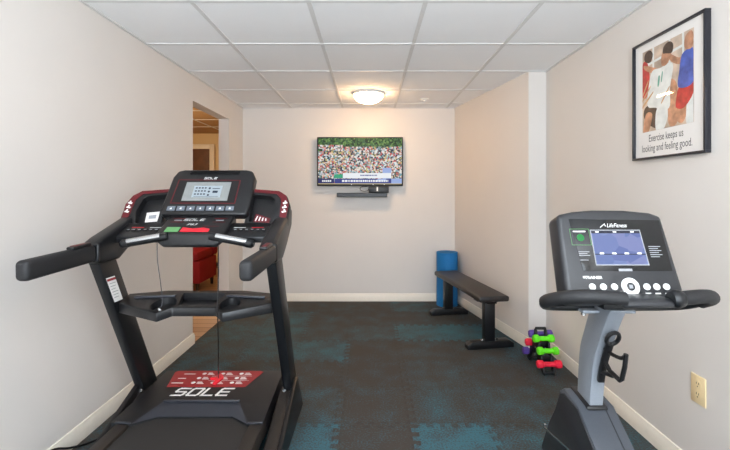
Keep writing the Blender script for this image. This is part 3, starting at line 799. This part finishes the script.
# ------------------------------------------------------------------ upright exercise bike
bx = .82
bk = thing('exercise_bike', 'grey and black upright exercise bike with a lit console near the right wall', 'exercise bike', (bx, 1.25, 0))
prof = [(1.572, .522), (1.468, .508), (1.358, .43), (1.21, .325), (1.05, .285), (.72, .265), (.62, .215), (.60, .10), (1.76, .075), (1.775, .18), (1.71, .31), (1.645, .41), (1.605, .50)]
sh = MB().yz(prof, bx - .067, bx + .067, SHROUD, .008, 2).build('base_shroud', bk)
MB().yz([(1.46, .497), (1.355, .42), (1.21, .315), (1.05, .275), (.73, .255), (.63, .21), (.61, .10), (1.75, .08), (1.765, .18), (1.70, .31), (1.635, .41), (1.597, .49), (1.566, .506)], bx - .071, bx - .062, SHRDARK, .004).build('shaded_side_panel', sh, label='left side panel, darkened in colour for shade')  # shade on the left side is put into this panel's colour
MB().yz([(1.742, .270), (1.742, .277), (1.25, .372), (1.25, .365)], bx - .074, bx - .068, CHROME, .001).build('trim_strip', sh, label='thin bright metal strip')
MB().cyl((bx - .077, 1.728, .288), (bx - .068, 1.728, .288), .006, CHROME, seg=12).build('bolt', sh)
MB().yz([(1.580, .510), (1.578, .528), (1.456, .512), (1.452, .498)], bx - .038, bx + .038, BLACK2, .005).build('neck_collar', sh)
MB().loops([[V((bx + .028 + a, y, z)) for a in (0, .004)] + [V((bx + .032, y, z - .004)), V((bx + .028, y, z - .004))] for y, z in ((1.455, .4995), (1.358, .4315), (1.24, .3475))], SHRDARK).build('seam', sh)
# neck
sec = [(.46, 1.468, 1.558, .0245), (.60, 1.452, 1.545, .0245), (.70, 1.428, 1.530, .025), (.78, 1.392, 1.497, .026), (.84, 1.362, 1.470, .027), (.895, 1.33, 1.445, .028)]
cs = catmull([(z, y0, y1) for z, y0, y1, h in sec], 4)
sec = [(c[0], c[1], c[2], .0245 + .0035 * (c[0] - .46) / .435) for c in cs]
nk = MB().loops([[V((bx - h, y0, z)), V((bx + h, y0, z)), V((bx + h, y1, z)), V((bx - h, y1, z))] for z, y0, y1, h in sec], SILVER, .005, seg=2).build('neck', bk)
# bottle cage on the rider's side of the neck
CF = lambda y, z, x=0: (bx + x, y, z)
spine = catmull([CF(1.387, .768), CF(1.394, .752), CF(1.418, .70), CF(1.438, .635), CF(1.443, .612)], 4)
cg = MB().loops([[p + V((-.011, 0, 0)), p + V((.011, 0, 0)), p + V((.011, -.014, -.003)), p + V((-.011, -.014, -.003))] for p in spine], BLACK, .003).build('bottle_cage', bk)
ring = [V((bx + .020 * math.cos(a), 1.372 - .012 * math.sin(a) - .008, .790 + .024 * math.sin(a))) for a in [2 * math.pi * k / 16 for k in range(16)]]
MB().tube(ring, .007, BLACK, 8, True).build('top_loop', cg)
up_ = catmull([CF(1.41, .738), CF(1.38, .732, .004), CF(1.33, .738, .006), CF(1.302, .758, .005)], 5)
MB().tube(up_, .0065, BLACK, 8).build('holding_arm', cg)
MB().tube([CF(1.302, .762, .005), CF(1.308, .72, .005), CF(1.322, .672, .004), CF(1.332, .663, .004), CF(1.385, .672, .002), CF(1.42, .70)], .0075, BLACK, 8).build('base_loop', cg)
MB().bar(CF(1.435, .648), CF(1.36, .664, .003), .02, .012, BLACK, .004).build('cage_foot', cg)
# handlebar loop
hc = .848
hb = [(-.075, 1.222, .961), (-.17, 1.238, .965), (-.230, 1.275, .952), (-.260, 1.335, .926), (-.246, 1.395, .896), (-.195, 1.43, .881), (-.09, 1.44, .877)]
path = [V((hc + a, b, c)) for a, b, c in hb] + [V((hc - a, b, c)) for a, b, c in hb[::-1]]
pp = catmull(path, 7)
n = len(pp); k0 = int(n * .27); k1 = n - k0
hbar = MB().tube(pp[k0 - 2:k1 + 2], .0155, METALB, 12).build('handlebar', bk)
MB().tube(pp[:k0], .0215, FOAM, 16).build('grip', hbar); MB().tube(pp[k1:], .0215, FOAM, 16).build('grip', hbar)
e = path[-1]; MB().tube([e + V((.022, 0, 0)), e + V((.010, 0, 0)), e + V((-.004, 0, 0)), e + V((-.014, 0, 0))], [.0225, .0275, .0275, .022], METALB, 18).build('grip_collar', hbar)
MB().box((bx - .085, 1.395, .864), (bx + .10, 1.455, .876), SILVER, .004).box((bx - .05, 1.33, .896), (bx + .06, 1.44, .93), METALB, .004).build('handlebar_bracket', bk)
for x in (-.075, .06): MB().cyl((bx + x, 1.41, .856), (bx + x, 1.41, .868), .008, CHROME, seg=12).build('bolt', hbar)
# console
BF = Frame((.832, 1.317, .9675), (1, 0, 0), (0, .098, .2455))
BD = Frame(BF.at(-.008, -.005), BF.u, BF.v)
out = [(-.178, -.045), (.180, -.045), (.193, .0), (.186, .252), (.150, .266), (.06, .275), (-.05, .276), (-.12, .270), (-.165, .260), (-.180, .25), (-.192, .0)]
back = [(a * .92, b * .94) for a, b in out]
cn = MB().loops([[BF.at(a, b, -.10) for a, b in back], [BF.at(a * 1.01, b, -.07) for a, b in out], [BF.at(a, b, -.012) for a, b in out], [BF.at(a * .965, b * .985 + .001, 0) for a, b in out]], CONS, .010, seg=3).build('console', bk)
MB().prism(BF, [(-.126, .060), (.170, .060), (.171, .236), (-.141, .240)], -.002, .0022, GLOSS, .001).build('gloss_panel', cn)
gp = bpy.data.objects['gloss_panel']
s_ = MB().prism(BD, [(-.072, .083), (.106, .083), (.103, .206), (-.069, .206)], .002, .0030, GREYP)
s_.prism(BD, [(-.069, .086), (.103, .086), (.100, .203), (-.066, .203)], .003, .0034, BIKELCD)
s_.rect(BD, -.066, .193, .100, .203, .0034, .0038, BIKELN).rect(BD, -.068, .119, .102, .122, .0034, .0038, BIKELN)
for k in range(4): s_.rect(BD, -.052 + k * .042, .1205, -.038 + k * .042, .126, .0038, .0041, WHITE)
for k in range(3): s_.rect(BD, -.052 + k * .06, .196, -.040 + k * .06, .200, .0038, .0041, WHITE)
s_.build('screen', gp, label='lit blue screen')
l_ = MB().text(BD, 'LifeFitness', .026, .221, .020, .0028, WHITE, shear=.4, sx=.82)
l_.stroke(BD, [[(0, 0), (.016, .012), (.018, .004)]], .002, .0028, WHITE, o=(-.030, .215))
for r in range(4):
    l_.rect(BD, -.122, .128 - r * .006 - .01 * (r > 2), -.085 - .008 * (r % 2), .1300 - r * .006 - .01 * (r > 2), .0022, .0027, GREYP)
for r in range(6):
    l_.rect(BD, .118, .146 - r * .007, .158 - .010 * (r % 2), .1485 - r * .007, .0022, .0027, GREYP)
l_.rect(BD, .0, .064, .045, .072, .0022, .0027, GREYP)
l_.build('printed_lettering', gp)
g_ = MB()
for a0, b0, a1, b1 in ((-.139, .152, -.072, .1535), (-.139, .208, -.072, .2095), (-.139, .152, -.1375, .2095), (-.0735, .152, -.072, .2095)): g_.rect(BD, a0, b0, a1, b1, .0022, .0028, KGREEN)
g_.rect(BD, -.128, .198, -.085, .202, .0022, .0028, WHITE)
g_.build('key_outline', gp)
MB().disc(BD, -.106, .178, .0125, .002, .0045, LFGREEN, bevel=.001).build('start_key', gp, label='round bright green key')
MB().text(BD, 'TRAINER', -.088, .043, .013, .0006, WHITE, sx=1.1, bold=.0003).rect(BD, -.122, .041, -.115, .048, 0, .0006, WHITE).build('nameplate_lettering', cn)
for a in (-.098, -.062, -.026, .080, .112, .144):
    MB().disc(BD, a, .013, .0110, -.002, .004, WHITE, bevel=.002).disc(BD, a, .013, .005, .004, .0045, PWHITE).build('round_key', cn, label='round white key')
for a in (.080, .112, .144): MB().rect(BD, a - .009, -.010, a + .009, -.006, 0, .0006, WHITE).build('key_caption', cn)
jd = MB(); nseg = 32
jd.loops([[BD.at(.026 + r * math.cos(2 * math.pi * k / nseg), .013 + r * math.sin(2 * math.pi * k / nseg), c) for k in range(nseg)] for r, c in ((.029, -.002), (.029, .004), (.026, .006), (.014, .006), (.013, .002))], WHITE)
jd.build('control_dial', cn, label='large white ring dial')
MB().disc(BD, .026, .013, .0135, .001, .006, CONS, bevel=.002).rect(BD, .020, .007, .032, .019, .006, .0066, GREYP).build('enter_key', bpy.data.objects['control_dial'])
# keypad lip between the grips
MB().yz([(1.315, .955), (1.222, .962), (1.205, .950), (1.21, .936), (1.39, .92), (1.39, .95)], hc - .088, hc + .072, CONS, .008, 3).build('console_lip', cn)
# saddle, cranks, stabilisers
MB().tube([(bx, .78, .26), (bx, .70, .80)], .025, SILVER, 16).build('seat_post', bk)
sd_ = [(-.62, .02), (0, .0)]
MB().loops([[V((bx + a * w, y, z + b * t)) for a, b in ((-1, -.4), (-.85, .5), (0, .8), (.85, .5), (1, -.4), (0, -1))] for y, z, w, t in
            ((.60, .83, .10, .03), (.64, .83, .115, .045), (.72, .825, .10, .045), (.80, .82, .05, .04), (.87, .815, .03, .03), (.89, .81, .02, .015))], VINYL, .01).build('seat', bk)
ck = MB().cyl((bx - .12, 1.16, .29), (bx + .12, 1.16, .29), .022, METALB, seg=16).build('crank_axle', bk)
for s in (-1, 1):
    MB().bar((bx + s * .115, 1.16, .29), (bx + s * .115, 1.16 - .0 + s * .16, .26), .018, .03, METALB, .005).build('crank_arm', ck)
    MB().box((bx + s * .125, 1.16 + s * .16 - .05, .248), (bx + s * .215, 1.16 + s * .16 + .05, .272), BLACK, .008).build('pedal', ck)
for y in (.72, 1.66):
    MB().box((bx - .25, y - .035, .0), (bx + .25, y + .035, .05), METALB, .015, 3).box((bx - .04, y - .03, .04), (bx + .04, y + .03, .12), METALB, .004).build('stabiliser', bk)


# ------------------------------------------------------------------ light and camera
def area(name, loc, rot, sx, sy, power, col):
    l = bpy.data.lights.new(name, 'AREA'); l.shape = 'RECTANGLE'; l.size = sx; l.size_y = sy; l.energy = power; l.color = col
    o = bpy.data.objects.new(name, l); COL.objects.link(o); o.location = loc; o.rotation_euler = rot
    return o
area('rear_daylight_fill', ((WX0 + WX1) / 2, YR - .02, (WZ0 + WZ1) / 2), (R(90), 0, 0), WX1 - WX0 - .1, WZ1 - WZ0 - .1, 115, (.80, .90, 1.0))  # fill light set in the added window
def point(name, loc, power, col, r):
    l = bpy.data.lights.new(name, 'POINT'); l.energy = power; l.color = col; l.shadow_soft_size = r
    o = bpy.data.objects.new(name, l); COL.objects.link(o); o.location = loc
dome_light((0, .1, H - .004), 'added unseen dome light on the ceiling above the viewer, for fill', emit('added_dome_glow', (240, 245, 255), 25.0))  # dome added out of view to brighten the room
area('added_ceiling_fill', (.1, -.9, 1.25), (R(180), 0, 0), .7, .7, 160, (.85, .925, 1.0))  # upward light added to lift the ceiling; stands for no lamp
point('hall_lamp', (-2.9, 4.6, 1.95), 45, (1, .78, .5), .12)
wd = bpy.data.worlds.new('sky'); SC.world = wd; wd.use_nodes = True
wd.node_tree.nodes['Background'].inputs[0].default_value = (.85, .92, 1, 1); wd.node_tree.nodes['Background'].inputs[1].default_value = .8

cam = bpy.data.cameras.new('camera'); co = bpy.data.objects.new('camera', cam); COL.objects.link(co)
co.location = (0, 0, 1.285); co.rotation_euler = (R(90), 0, 0)
cam.sensor_width = 36; cam.lens = 404 / 730 * 36; cam.shift_x = -5 / 730; cam.shift_y = -33 / 730; cam.clip_start = .02
SC.camera = co
SC.view_settings.view_transform = 'Standard'; SC.view_settings.look = 'None'; SC.view_settings.gamma = 1; SC.view_settings.use_curve_mapping = False
SC.view_settings.exposure = .0
